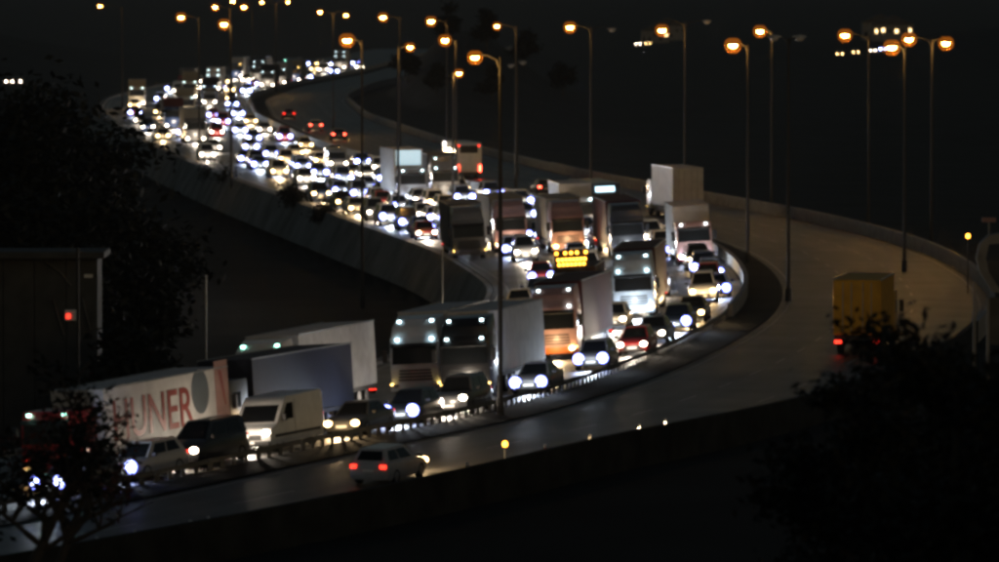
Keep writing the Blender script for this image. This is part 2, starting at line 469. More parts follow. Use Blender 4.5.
def car_meshes(st):
    d = STYLES[st]; L, w, h, rz = d['L'], d['w'], d['hood'], d['rz']; tz = d['tail']; (b0, b1), (t0, t1) = d['gb'], d['gt']
    M = {}
    rings = [car_ring(0, w * .66, .36, h[0] - .12), car_ring(-.07, w * .88, .24, h[0]), car_ring(-.45, w * .97, .2, h[1]), car_ring(b0 + .05, w, .2, h[2]),
             car_ring((b0 + b1) / 2, w, .2, (h[2] + tz) / 2 + .01), car_ring(b1 + .3, w, .2, tz), car_ring(-L + .3, w * .98, .22, tz - .01),
             car_ring(-L + .07, w * .93, .26, tz - .08), car_ring(-L, w * .8, .36, tz - .2)]
    mb = MB().loft(rings)
    zb = (h[2] + tz) / 2 - .03
    gb = [(b0, -w * .86), (b0, w * .86), (b1, w * .84), (b1, -w * .84)]; gt = [(t0, -w * .64), (t0, w * .64), (t1, w * .64), (t1, -w * .64)]
    lo = [(x, y, (h[2] if x == b0 else tz) - .04) for x, y in gb]; hi = [(x, y, rz - .05) for x, y in gt]
    top = [(x * .97 + (t0 + t1) / 2 * .03, y * .9, rz) for x, y in gt]
    mb.loft([lo, hi, top])
    M['body'] = mb.mesh('car_body', ('paint_black',), smooth=True)
    def lerp(p, q, t): return Vector(p) * (1 - t) + Vector(q) * t
    def inset(q, a, b, c, e, t):                    # panel inside quad q (p0 p1 bottom, p2 p3 top), pushed out by t
        p0, p1, p2, p3 = q
        P = lambda u, v: lerp(lerp(p0, p1, u), lerp(p3, p2, u), v)
        return MB().slab([P(a, c), P(b, c), P(b, e), P(a, e)], t)
    F = (lo[0], lo[1], hi[1], hi[0]); Bk = (lo[2], lo[3], hi[3], hi[2]); Lf = (lo[1], lo[2], hi[2], hi[1]); Rt = (lo[3], lo[0], hi[0], hi[3])
    M['windscreen'] = inset(F, .06, .94, .1, .95, .012).mesh('windscreen', ('glass',))
    M['rear_window'] = inset(Bk, .1, .9, .2, .9, .012).mesh('rear_window', ('glass',))
    M['wl0'] = inset(Lf, .12, .5, .14, .9, .012).mesh('side_window', ('glass',)); M['wl1'] = inset(Lf, .54, .88, .14, .9, .012).mesh('side_window', ('glass',))
    M['wr0'] = inset(Rt, .5, .88, .14, .9, .012).mesh('side_window', ('glass',)); M['wr1'] = inset(Rt, .12, .46, .14, .9, .012).mesh('side_window', ('glass',))
    M['grille'] = MB().box((-.01, 0, .46), (.05, w * 1.0, .2)).mesh('grille', ('black_plastic',), bevel=.015)
    M['bumper'] = MB().box((-.02, 0, .31), (.10, w * 1.45, .09)).mesh('bumper', ('black_plastic',), bevel=.02)
    for sd, k in ((-1, 'r'), (1, 'l')):
        M['mir' + k] = MB().box((b0 - .25, sd * (w + .1), h[2] + .09), (.13, .2, .14)).mesh('mirror', ('black_plastic',), bevel=.025)
        M['tail' + k] = MB().box((-L + .03, sd * w * .74, tz - .17), (.1, .26, .15)).mesh('tail_light', ('tail',), bevel=.02)
        y = sd * w * .70
        M['head' + k] = MB().disc((-.06, y, h[0] - .06), .17, t=.085, ry=.125).mesh('headlight', ('xenon',))
        M['ring' + k] = MB().ring((-.05, y, h[0] - .06), .19, .28, t=.06).mesh('fringe_ring', ('blue_fringe',))  # blue lens fringe built as a glowing ring
    M['plate'] = MB().box((-L - .005, 0, tz - .33), (.03, .5, .11)).mesh('number_plate', ('plate',))
    M['plate_f'] = MB().box((.035, 0, .44), (.02, .5, .11)).mesh('number_plate', ('plate',))
    return M
def wheel_meshes(r, wd, rr):
    prof = [(wd / 2 - .03, rr), (wd / 2, rr + .02), (wd / 2, r - .03), (wd / 2 - .03, r), (-wd / 2 + .03, r), (-wd / 2, r - .03), (-wd / 2, rr + .02), (-wd / 2 + .03, rr)]
    n = 14; tyre = MB().loft([[(q * math.cos(a), y, q * math.sin(a)) for a in (2 * math.pi * k / n for k in range(n))] for y, q in prof]).mesh('tyre', ('rubber',), smooth=True)
    mb = MB()
    for sd in (1, -1):
        mb.loft([[(q * math.cos(a), sd * y, q * math.sin(a)) for a in (2 * math.pi * k / n for k in range(n))] for y, q in ((wd / 2 - .02, rr), (wd / 2 - .05, rr * .82), (wd / 2 - .035, rr * .3), (wd / 2 - .01, rr * .22))])
    return tyre, mb.mesh('rim', ('rim_metal',), smooth=True)
def add_wheels(root, xs, y, r, wd, key, rims):
    ty, rm = cached(('wheel', key), lambda: wheel_meshes(r, wd, r * .62))
    for x in xs:
        for sd in (-1, 1):
            o = link('wheel', ty, root); o.location = (x, sd * y, r)
            if rims: link('rim', rm, o)
LIGHTS = {}
def add_beam(root, kind, x, z, power, spread=62, name='low_beam'):
    key = (kind, power, spread)
    if key not in LIGHTS:
        l = bpy.data.lights.new('low_beam', 'SPOT'); l.energy = power; l.spot_size = R(110); l.spot_blend = 0.95
        l.shadow_soft_size = 0.25
        l.color = {'led': (.76, .87, 1), 'xenon': (1, .86, .70), 'warm': (1, .70, .38)}[kind]
        LIGHTS[key] = l
    o = bpy.data.objects.new(name, LIGHTS[key]); COL.objects.link(o); o.parent = root
    o.location = (x, 0, z); o.rotation_euler = (0, R(-90 + 13), 0)     # spot -Z turned to +X, dipped
    o.rotation_euler = (0, R(-77), 0)
    if 'stray' not in LIGHTS:                       # light that leaks sideways out of the headlamps
        for kk, c in (('led', (.84, .92, 1)), ('xenon', (1, .84, .66)), ('warm', (1, .68, .34))):
            l = bpy.data.lights.new('stray_light', 'POINT'); l.energy = STRAY; l.color = c; l.shadow_soft_size = .18; LIGHTS['stray' + kk] = l
        LIGHTS['stray'] = True
    o = bpy.data.objects.new('stray_light', LIGHTS['stray' + kind]); COL.objects.link(o); o.parent = root; o.location = (x + .75, 0, z + .1)
    return o
def make_car(root, style, col, light, detail, brake=False, on=True, powered=True, boost=1.0):
    M = cached(('car', style), lambda: car_meshes(style)); L = STYLES[style]['L']
    link('body', M['body'], root, 'paint_' + col)
    hm = light if on else 'reflector'
    for k in 'rl':
        h = link('headlight', M['head' + k], root, hm)
        if on and light == 'led': link('fringe_ring', M['ring' + k], h)
    tm = 'brake' if brake else 'tail'
    link('windscreen', M['windscreen'], root)
    if detail > 0:
        for k in 'rl': link('tail_light', M['tail' + k], root, tm)
        link('rear_window', M['rear_window'], root)
        for k in ('wl0', 'wl1', 'wr0', 'wr1'): link('side_window', M[k], root)
        for k in 'rl': link('mirror', M['mir' + k], root)
        link('grille', M['grille'], root); link('bumper', M['bumper'], root)
        link('number_plate', M['plate'], root); link('number_plate', M['plate_f'], root)
        add_wheels(root, (-.85, -L + .85), STYLES[style]['w'] - .1, .32, .21, 'car', detail > 1)
    if on and powered: add_beam(root, light, .25, .68, SPOT * boost)
    return L

def van_meshes():
    M = {}; w = .98
    side = [(0, .3), (.0, .75), (-.18, 1.02), (-.75, 1.2), (-1.55, 2.1), (-1.85, 2.28), (-5.2, 2.33), (-5.38, 2.2), (-5.42, .35)]
    M['body'] = MB().prism(side, -w, w).mesh('van_body', ('paint_white',), bevel=.09, smooth=True)
    M['windscreen'] = MB().slab([(-.82, -w * .85, 1.24), (-.82, w * .85, 1.24), (-1.52, w * .82, 2.02), (-1.52, -w * .82, 2.02)], .03).mesh('windscreen', ('glass',))
    for sd, k in ((-1, 'r'), (1, 'l')):
        y = sd * w
        M['win' + k] = MB().prism([(-1.25, 1.3), (-2.35, 1.3), (-2.35, 1.98), (-1.75, 1.98)], y - .012, y + .012).mesh('side_window', ('glass',))
        M['head' + k] = MB().disc((-.10, sd * .76, .86), .15, t=.13, ry=.11).mesh('headlight', ('xenon',))
        M['mir' + k] = MB().box((-1.2, sd * (w + .14), 1.42), (.16, .2, .3)).mesh('mirror', ('black_plastic',), bevel=.03)
        M['tail' + k] = MB().box((-5.40, sd * .88, 1.1), (.08, .12, .5)).mesh('tail_light', ('tail',), bevel=.02)
    M['door_seam'] = MB().prism([(-2.5, .6), (-2.53, .6), (-2.53, 2.1), (-2.5, 2.1)], w - .003, w + .006).mesh('door_seam', ('black_plastic',))
    M['strip'] = MB().prism([(-.5, .62), (-5.0, .62), (-5.0, .74), (-.5, .74)], -w - .015, w + .015).mesh('side_strip', ('black_plastic',))
    M['grille'] = MB().box((-.0, 0, .66), (.06, 1.1, .22)).mesh('grille', ('black_plastic',), bevel=.02)
    M['bumper'] = MB().box((.02, 0, .42), (.12, 1.9, .2)).mesh('bumper', ('black_plastic',), bevel=.04)
    M['plate'] = MB().box((.09, 0, .45), (.02, .5, .11)).mesh('number_plate', ('plate',))
    return M
def make_van(root, col, light, detail=2):
    M = cached('van', van_meshes)
    link('body', M['body'], root, 'paint_' + col)
    for n, k in (('windscreen', 'windscreen'), ('side_window', 'winr'), ('side_window', 'winl'), ('mirror', 'mirr'), ('mirror', 'mirl'),
                 ('tail_light', 'tailr'), ('tail_light', 'taill'), ('door_seam', 'door_seam'), ('side_strip', 'strip'), ('grille', 'grille'), ('bumper', 'bumper'), ('number_plate', 'plate')):
        link(n, M[k], root)
    for k in 'rl': link('headlight', M['head' + k], root, light)
    add_wheels(root, (-.95, -4.3), .86, .35, .22, 'van', True)
    add_beam(root, light, .25, .85, SPOT)
    return 5.45

def cab_meshes(high):
    """a cab-over tractor, front at x=0; high = with a tall roof deflector"""
    M = {}; w = 1.22
    zt = 2.95
    M['cab'] = MB().prism([(-.02, .45), (0, 1.5), (-.10, 2.45), (-.28, zt), (-2.1, zt), (-2.1, .9), (-1.6, .9), (-1.45, .5)], -w, w).mesh('cab', ('paint_white',), bevel=.08, smooth=True)
    M['windscreen'] = MB().slab([(0.005, -w * .9, 1.62), (.005, w * .9, 1.62), (-.09, w * .88, 2.42), (-.09, -w * .88, 2.42)], .025).mesh('windscreen', ('glass',))
    M['visor'] = MB().prism([(.0, 2.62), (.16, 2.46), (.14, 2.43), (-.04, 2.5)], -w * .92, w * .92).mesh('sun_visor', ('black_plastic',))
    if high:
        M['deflector'] = MB().loft([[(-.26, -w * .96, zt - .02), (-.26, w * .96, zt - .02), (-2.05, w, zt - .02), (-2.05, -w, zt - .02)],
                                    [(-.42, -w * .9, zt + .45), (-.42, w * .9, zt + .45), (-2.05, w * .97, zt + .5), (-2.05, -w * .97, zt + .5)],
                                    [(-.85, -w * .8, zt + .8), (-.85, w * .8, zt + .8), (-2.05, w * .93, zt + .95), (-2.05, -w * .93, zt + .95)]]).mesh('roof_deflector', ('paint_white',), bevel=.05, smooth=True)
    for i in range(4):
        M['slat%d' % i] = MB().box((.015, 0, .86 + .15 * i), (.04, 1.7 - .05 * i, .075)).mesh('grille_slat', ('black_plastic',))
    M['bumper'] = MB().box((.05, 0, .5), (.2, 2.46, .34)).mesh('bumper', ('paint_grey',), bevel=.05)
    M['step'] = MB().box((-1.0, 0, .52), (.9, 2.44, .18)).mesh('step', ('chassis',))
    for sd, k in ((-1, 'r'), (1, 'l')):
        M['head' + k] = MB().disc((.06, sd * .93, .60), .16, t=.12, ry=.11).mesh('headlight', ('xenon',))
        M['mir' + k] = MB().box((.05, sd * (w + .22), 2.05), (.14, .24, .62)).mesh('mirror', ('black_plastic',), bevel=.03)
        M['win' + k] = MB().prism([(-.25, 1.75), (-1.25, 1.75), (-1.25, 2.4), (-.32, 2.4)], sd * w - .012, sd * w + .012).mesh('side_window', ('glass',))
        M['mark' + k] = MB().box((-.16, sd * .85, zt - .14), (.12, .14, .09)).mesh('marker_light', ('marker_white',))
        M['markt' + k] = MB().box((-.72, sd * .8, zt + .70), (.14, .14, .09)).mesh('marker_light', ('marker_white',))
        M['ind' + k] = MB().box((.10, sd * 1.16, .62), (.08, .1, .14)).mesh('indicator', ('marker_amber',))
    return M
def trailer_meshes(L, h, style):
    M = {}; x0 = -2.65; x1 = x0 - L; w = 1.26; zb = 1.02
    M['box'] = MB().box(((x0 + x1) / 2, 0, (zb + h) / 2), (L, 2 * w, h - zb)).mesh('trailer_box', ('tarp_white',), bevel=.04)
    M['bed'] = MB().box(((x0 + x1) / 2, 0, zb - .11), (L - .1, 2.4, .18)).mesh('trailer_bed', ('chassis',))
    mb = MB()
    for sd in (-1, 1):
        n = int(L / 1.25)
        for k in range(n + 1):
            mb.box((x0 - L * k / n * .995 - .03, sd * (w + .004), (zb + h) / 2), (.05, .02, h - zb - .14))
    M['straps'] = mb.mesh('side_strap', ('tarp_grey',))
    mb = MB()
    for sd in (-1, 1):
        mb.box(((x0 + x1) / 2, sd * (w - .01), h + .0), (L, .08, .07))
    M['roof_rail'] = mb.mesh('roof_rail', ('galvanised',))
    M['skirt'] = MB().box(((x0 + x1) / 2 + .4, 0, .72), (L * .45, 2.36, .42)).mesh('side_guard', ('galvanised',))
    mb = MB(); mb.box((x1 - .02, 0, (zb + h) / 2), (.05, 2.3, h - zb - .16)); M['door'] = mb.mesh('rear_door', ('tarp_white',), bevel=.01)
    mb = MB()
    for y in (-.75, -.3, .3, .75): mb.tube([(x1 - .06, y, zb + .1), (x1 - .06, y, h - .12)], .025, 6)
    M['bars'] = mb.mesh('locking_bar', ('galvanised',))
    M['under'] = MB().box((x1 + .02, 0, .62), (.1, 2.4, .16)).mesh('underrun_bar', ('chassis',))
    for sd, k in ((-1, 'r'), (1, 'l')):
        M['tail' + k] = MB().box((x1 - .03, sd * 1.0, .66), (.08, .36, .16)).mesh('tail_light', ('tail',), bevel=.015)
        M['top' + k] = MB().box((x0 + .03, sd * 1.1, h - .12), (.06, .14, .1)).mesh('marker_light', ('marker_white',))
    return M
def make_lorry(root, cab='white', body='white', light='xenon', L=12.6, h=4.0, high=True, marks='marker_white', detail=2, door=None,
               beams=True, brake=False, straps=True, on=True, power=1.0, bumper=None, panel=False):
    C = cached(('cab', high), lambda: cab_meshes(high)); Tm = cached(('trailer', L, h), lambda: trailer_meshes(L, h, 0))
    c = link('cab', C['cab'], root, 'paint_' + cab)
    link('windscreen', C['windscreen'], c); link('sun_visor', C['visor'], c)
    if high: link('roof_deflector', C['deflector'], c, 'paint_' + cab)
    for k in 'rl':
        link('headlight', C['head' + k], root, light if on else 'reflector'); link('mirror', C['mir' + k], root)
        link('side_window', C['win' + k], c)
        if marks:
            link('marker_light', C['mark' + k], root, marks)
            if high: link('marker_light', C['markt' + k], root, marks)
    link('bumper', C['bumper'], root, 'paint_' + (bumper or cab)); link('step', C['step'], root)
    if detail > 1:
        for i in range(4): link('grille_slat', C['slat%d' % i], c)
        for k in 'rl': link('indicator', C['ind' + k], root)
    link('trailer_box', Tm['box'], root, 'tarp_' + body); link('trailer_bed', Tm['bed'], root)
    if panel: MB().box((-2.62, 0, h - .72), (.07, 2.2, 1.3)).build('front_glow', 'panel_glow', root, bevel=.02)  # bluish light on the box front, added as a glowing sheet
    if straps: link('side_strap', Tm['straps'], root)['kind'] = 'stuff'
    link('roof_rail', Tm['roof_rail'], root); link('side_guard', Tm['skirt'], root)
    d = link('rear_door', Tm['door'], root, 'tarp_' + (door or body)); link('locking_bar', Tm['bars'], d)
    link('underrun_bar', Tm['under'], root)
    for k in 'rl': link('tail_light', Tm['tail' + k], root, 'brake' if brake else 'tail')
    x1 = -2.65 - L
    add_wheels(root, (-1.0, x1 + 1.6) + ((x1 + 2.9, -4.2) if L > 9 else ()), 1.0, .5, .34, 'lorry', detail > 1)
    if beams and on: add_beam(root, light, .35, .8, SPOT * 1.2 * power)
    return 2.65 + L
def make_coach(root, col, light, sign=True, rear_on=True, beams=True):
    def build():
        M = {}; w = 1.26; L = 12.0
        M['body'] = MB().prism([(0, .4), (.02, 1.2), (-.12, 2.6), (-.5, 3.45), (-L + .3, 3.5), (-L + .05, 3.3), (-L, .5), (-L + .2, .35)], -w, w).mesh('coach_body', ('paint_white',), bevel=.12, smooth=True)
        M['windscreen'] = MB().slab([(.03, -w * .88, 1.35), (.03, w * .88, 1.35), (-.12, w * .88, 2.7), (-.12, -w * .88, 2.7)], .03).mesh('windscreen', ('glass',))
        M['sign'] = MB().slab([(-.10, -w * .6, 2.82), (-.10, w * .6, 2.82), (-.28, w * .6, 3.2), (-.28, -w * .6, 3.2)], .05).mesh('destination_sign', ('sign_blue',))
        M['rear_window'] = MB().box((-L + .0, 0, 2.85), (.1, 1.75, .72)).mesh('rear_window', ('glass',), bevel=.03)
        M['hatch'] = MB().box((-L - .01, 0, 1.25), (.04, 1.6, .9)).mesh('engine_hatch', ('paint_white',), bevel=.01)
        for sd, k in ((-1, 'r'), (1, 'l')):
            for i in range(6):
                xa = -1.2 - i * 1.72
                M['w%d' % i + k] = MB().prism([(xa, 1.75), (xa - 1.6, 1.75), (xa - 1.6, 2.85), (xa, 2.85)], sd * w - .012, sd * w + .012).mesh('side_window', ('glass',))
            M['head' + k] = MB().disc((.0, sd * .95, .75), .16, t=.08).mesh('headlight', ('xenon',))
            M['tail' + k] = MB().box((-L - .0, sd * 1.08, 1.0), (.08, .2, .62)).mesh('tail_light', ('brake',), bevel=.03)
            M['top' + k] = MB().box((-L + .06, sd * .98, 3.2), (.1, .16, .14)).mesh('marker_light', ('tail',))
            M['mir' + k] = MB().box((.3, sd * 1.4, 2.3), (.16, .2, .5)).mesh('mirror', ('black_plastic',), bevel=.03)
        M['bumper'] = MB().box((-L - .02, 0, .5), (.1, 2.4, .3)).mesh('bumper', ('black_plastic',), bevel=.03)
        return M
    M = cached('coach', build)
    link('body', M['body'], root, 'paint_' + col); link('windscreen', M['windscreen'], root); link('rear_window', M['rear_window'], root)
    link('bumper', M['bumper'], root); link('engine_hatch', M['hatch'], root, 'paint_' + col)
    if sign: link('destination_sign', M['sign'], root)
    for k in 'rl':
        for i in range(6): link('side_window', M['w%d' % i + k], root)
        link('headlight', M['head' + k], root, light); link('tail_light', M['tail' + k], root); link('marker_light', M['top' + k], root); link('mirror', M['mir' + k], root)
    add_wheels(root, (-2.6, -9.0), 1.02, .5, .34, 'lorry', True)
    if beams: add_beam(root, light, .35, .8, SPOT * 1.2)
    return 12.05

# ------------------------------------------------------------------ putting vehicles on the road
PLACED = []                                        # (s0, s1, off, halfwidth)
LEN = {'car': 4.5, 'van': 5.5, 'lorry': 15.3, 'coach': 12.1}
def free(s0, s1, off, hw):
    return all(s1 + .7 < a or s0 > b + .7 or abs(off - o) > hw + h2 + .12 for a, b, o, h2 in PLACED)
def set_on_road(root, s, off, L, away=False, yaw=0.0):
    p = loc(s, off); t = tang(s + (-L / 2 if away else L / 2)); d = t if away else -t
    q = (p.x - d.x * L, p.y - d.y * L); pz = zg(*q)
    root.location = (p.x, p.y, p.z)
    a, b = loc(s, off + 1), loc(s, off - 1); roll = math.atan2(a.z - b.z, 2) * (1 if away else -1)
    root.rotation_euler = (roll, -math.atan2(zg(p.x, p.y) - pz, L), math.atan2(d.y, d.x) + yaw)
def lane_snap(s, off):
    w = W(s); n = max(4, int((w - 1.0) / 3.6)); c = [2.3 + 3.6 * k for k in range(n)]
    return min(c, key=lambda v: abs(v - off))
def park(name, label, cat, group, px, py, zref, L, hw, maker, lane=None, push=True, yaw=0.0, jit=0.25):
    p = at(px, py, zref); s, off = so(p.x, p.y)
    off = lane if isinstance(lane, float) else (2.0 + 3.6 * lane) if lane is not None else lane_snap(s, off)
    if lane is not None:                           # keep the column of the picture: slide along the lane
        s = column(off, px, zref, max(2, s - 40), s + 40, py=py)
    off += random.uniform(-jit, jit)
    k = 0
    while push and not free(s, s + L, off, hw) and k < 60: s += 0.5; k += 1
    PLACED.append((s, s + L, off, hw))
    root = thing(name, label, cat, group=group); maker(root); set_on_road(root, s, off, L, yaw=yaw)
    return root
GC, GL = 'cars queueing in the jam', 'lorries queueing in the jam'
def car(px, py, col, light, label, style='hatchback', lane=None, **kw):
    det = 2 if py > 250 else 1
    return park('car', label, 'car', GC, px, py, .64, STYLES[style]['L'], .95, lambda r: make_car(r, style, col, light, det), lane, **kw)
def lorry(px, py, label, lane=None, L=12.6, push=True, yaw=0.0, group=GL, **kw):
    return park('lorry', label, 'lorry', group, px, py, 0, L + 2.65, 1.3, lambda r: make_lorry(r, L=L, **kw), lane, push=push, yaw=yaw, jit=.1)

# --- near left
t1 = lorry(50, 480, 'red lorry with a white trailer carrying large red letters, behind the leafy branches', lane=1, L=10.4, cab='red', body='white', light='warm', h=3.6, high=False, marks='marker_green', straps=False, beams=False)
lorry(196, 452, 'lorry with a plain dark navy trailer behind the white van', lane=1, L=12.0, cab='dark grey', body='navy', h=3.7, high=False, marks=None, straps=False)
lorry(262, 420, 'lorry with a long pale trailer whose roof shows above the dark trailer', lane=2, L=13.0, cab='white', body='white', high=True, marks='marker_green', straps=False)
lorry(417, 409, 'pale blue lorry with tall roof deflector and dark windscreen, facing the camera', lane=7.2, L=10.0, straps=False, cab='pale blue', body='white', light='xenon', h=4.0, on=False)
lorry(467, 400, 'black-fronted lorry with a white trailer, beside the tall dark pole', lane=4.2, L=11.0, straps=False, cab='black', body='white', light='xenon')
lorry(556, 360, 'pinkish lorry with orange bumper and maroon trailer, just right of the dark pole', lane=5.4, cab='pink', bumper='orange', straps=False, body='maroon', light='warm', L=12.0)
car(44, 491, 'dark grey', 'led', 'dark car half hidden by the foreground branches at the lower left', 'hatchback', 0)
car(106, 474, 'silver', 'led', 'silver hatchback with bluish headlights under the red letters', 'hatchback', 0)
car(183, 460, 'black', 'xenon', 'black people carrier in front of the lettered trailer, beside the white van', 'minivan', 0)
van_root = park('van', 'white panel van with glowing headlights beside the lettered trailer', 'van', None, 253, 441, .86, 5.45, 1.0, lambda r: make_van(r, 'white', 'xenon'), 0)
car(338, 437, 'dark grey', 'warm', 'dark car with warm headlights just behind the white van', 'saloon', 0)
car(398, 427, 'black', 'led', 'black car with one bluish headlight below the pale blue lorry', 'hatchback', 0)
car(446, 415, 'dark grey', 'xenon', 'dark off-roader with glowing headlights in front of the pale blue lorry', 'suv', 1.5)
car(529, 388, 'grey', 'led', 'grey saloon with blue-ringed headlights to the side of the dark pole', 'saloon', 1.3, jit=0.0)
car(593, 367, 'grey', 'led', 'grey car with blue-ringed headlight next to the slotted barrier', 'hatchback', 1.6)
car(628, 353, 'red', 'xenon', 'red car with bright headlight by the slotted barrier', 'hatchback', 1.6)
car(617, 326, 'beige', 'xenon', 'beige car with pinkish headlights behind the red car', 'hatchback', 1)
car(655, 341, 'dark grey', 'xenon', 'dark estate car with white headlights nearest the inside of the bend', 'saloon', 1.6)
car(677, 331, 'black', 'led', 'black car with blue-ringed headlights following the dark estate car', 'hatchback', 1.6)
car(692, 313, 'black', 'warm', 'black car with warm headlight on the tightest part of the bend', 'saloon', 1.6)
car(716, 296, 'silver', 'led', 'silver car with blue-ringed headlights against the lit barrier at the apex', 'hatchback', 1.6)
car(656, 294, 'white', 'xenon', 'white car with large white headlights beside the grey-blue lorry', 'suv', 1)
car(689, 281, 'silver', 'led', 'silver car in front of the lorry with red light painted on its bumper', 'saloon', 1)
car(716, 270, 'grey', 'led', 'grey car with one blue headlight hugging the barrier past the apex', 'hatchback', 0)
lorry(634, 313, 'grey-blue lorry with rows of white marker lights in the middle of the bend', lane=1, cab='pale blue', body='maroon', light='led', L=12.6)
lorry(695, 268, 'lorry with a pinkish cab and white trailer near the top of the bend', lane=0, cab='pink', bumper='red', body='white', light='led', L=10.0, high=False)  # red bumper: brake-light glow put into the paint
# --- works lorry with the amber board
def make_works(root):
    make_lorry(root, 'grey', 'brown', 'xenon', L=8.0, h=3.2, high=False, marks=None)
    bd = MB().box((-.9, 0, 3.75), (.12, 2.3, 1.3)).build('sign_board', 'black_plastic', root, bevel=.02)
    dm = MB().disc((0, 0, 0), .11, t=.06).mesh('amber_lamp', ('amber',))
    bd.scale = (1, .86, .86); bd.location = (0, 0, .5)
    for z, ys in ((4.2, (-1.0, -.4, .0, .4, 1.0)), (3.75, [-.9 + .26 * i for i in range(8)]), (3.42, [-.85 + .28 * i for i in range(7)])):
        for y in ys:
            o = link('amber_lamp', dm, bd); o.location = (-.84, y, z)
park('works_lorry', 'works lorry carrying a board of glowing amber lamps over its cab', 'lorry', GL, 570, 303, 0, 10.7, 1.3, make_works, 2)
lorry(512, 244, 'pinkish lorry beyond the dark pole, next to the plain grey lorry', lane=3, cab='pink', body='beige', L=11.0, marks=None, straps=False)
lorry(569, 244, 'pale pink lorry cab above the amber light board', lane=2, cab='pink', body='beige', light='warm', L=10.0, marks=None, straps=False)
lorry(630, 258, 'lorry with dark maroon trailer behind the grey-blue lorry', lane=1, cab='dark grey', body='maroon', light='led', L=12.6, marks=None, straps=False)
park('coach', 'dark coach with a lit pale blue destination sign', 'coach', None, 607, 226, 0, 12.1, 1.3, lambda r: make_coach(r, 'dark grey', 'xenon'), 0)
lorry(582, 218, 'white box lorry just left of the lit coach', lane=1, cab='white', body='white', L=7.0, high=False)
lorry(470, 243, 'plain grey lorry below the rear of the white bus', lane=4, cab='grey', body='grey', L=9.0, marks=None, on=False)
lorry(414, 196, 'lorry with a tall white box whose front is lit pale blue', lane=2, cab='grey', body='white', L=9.0, h=4.6, high=False, light='led', panel=True)
lorry(446, 192, 'grey lorry with white marker lights beside the lorry with the tall white box', lane=1, cab='grey', body='grey', L=9.0)
for px, py, col, li, lab in (
        (522, 247, 'silver', 'led', 'silver car leading three bright headlights left of the amber board'),
        (548, 222, 'blue', 'led', 'blue car with brilliant blue-white headlight above the amber board'),
        (545, 233, 'dark grey', 'led', 'dark car between the pink lorries with white headlights'),
        (418, 213, 'silver', 'xenon', 'silver car with warm headlight lowest in the queue left of the white bus'),
        (451, 219, 'white', 'led', 'white car with two blue-ringed headlights below the white bus'),
        (457, 205, 'beige', 'xenon', 'beige car with broad white headlight under the white bus'),
        (445, 193, 'grey', 'led', 'grey car in a cluster of headlights left of the white bus'),
        (368, 201, 'red', 'xenon', 'red car with pinkish headlight by the inner kerb'),
        (331, 190, 'silver', 'led', 'silver car with blue-ringed headlight behind the small dark tree'),
        (366, 174, 'white', 'xenon', 'white van-like car with pink headlights in the middle of the queue'),
        (293, 166, 'silver', 'led', 'silver car with big blue headlight above the small dark tree'),
        (277, 160, 'white', 'warm', 'white car with warm headlights in the queue over the embankment'),
        (275, 170, 'dark grey', 'led', 'dark car low against the inner kerb above the embankment'),
        (256, 164, 'grey', 'led', 'grey car with paired blue headlights at the inner kerb'),
        (229, 158, 'black', 'led', 'black car with blue-white headlights next to the bare bushes')):
    car(px, py, col, li, lab, random.choice(['hatchback', 'saloon', 'suv']))
for px, py, lab, kw in (
        (139, 107, 'small far beige box lorry leftmost in the far queue', dict(cab='beige', body='beige', L=7.0, high=False)),
        (178, 100, 'far yellowish tall box lorry, second from the left in the far queue', dict(cab='beige', body='beige', L=8.0, high=False, h=4.4)),
        (213, 92, 'far pale lorry with a lit front in the top row of the queue', dict(cab='white', body='white', L=11.0)),
        (292, 80, 'far dark lorry with green marker lights near the knoll', dict(cab='dark grey', body='grey', L=12.0, marks='marker_green')),
        (345, 70, 'farthest lorry in view, beside the dark knoll', dict(cab='grey', body='beige', L=10.0)),
        (252, 82, 'far grey lorry in the middle of the top row', dict(cab='grey', body='grey', L=11.0)),
        (186, 118, 'low far beige lorry nose-on among headlights', dict(cab='beige', body='beige', L=7.0, high=False))):
    lorry(px, py, lab, detail=1, power=.8, **kw)

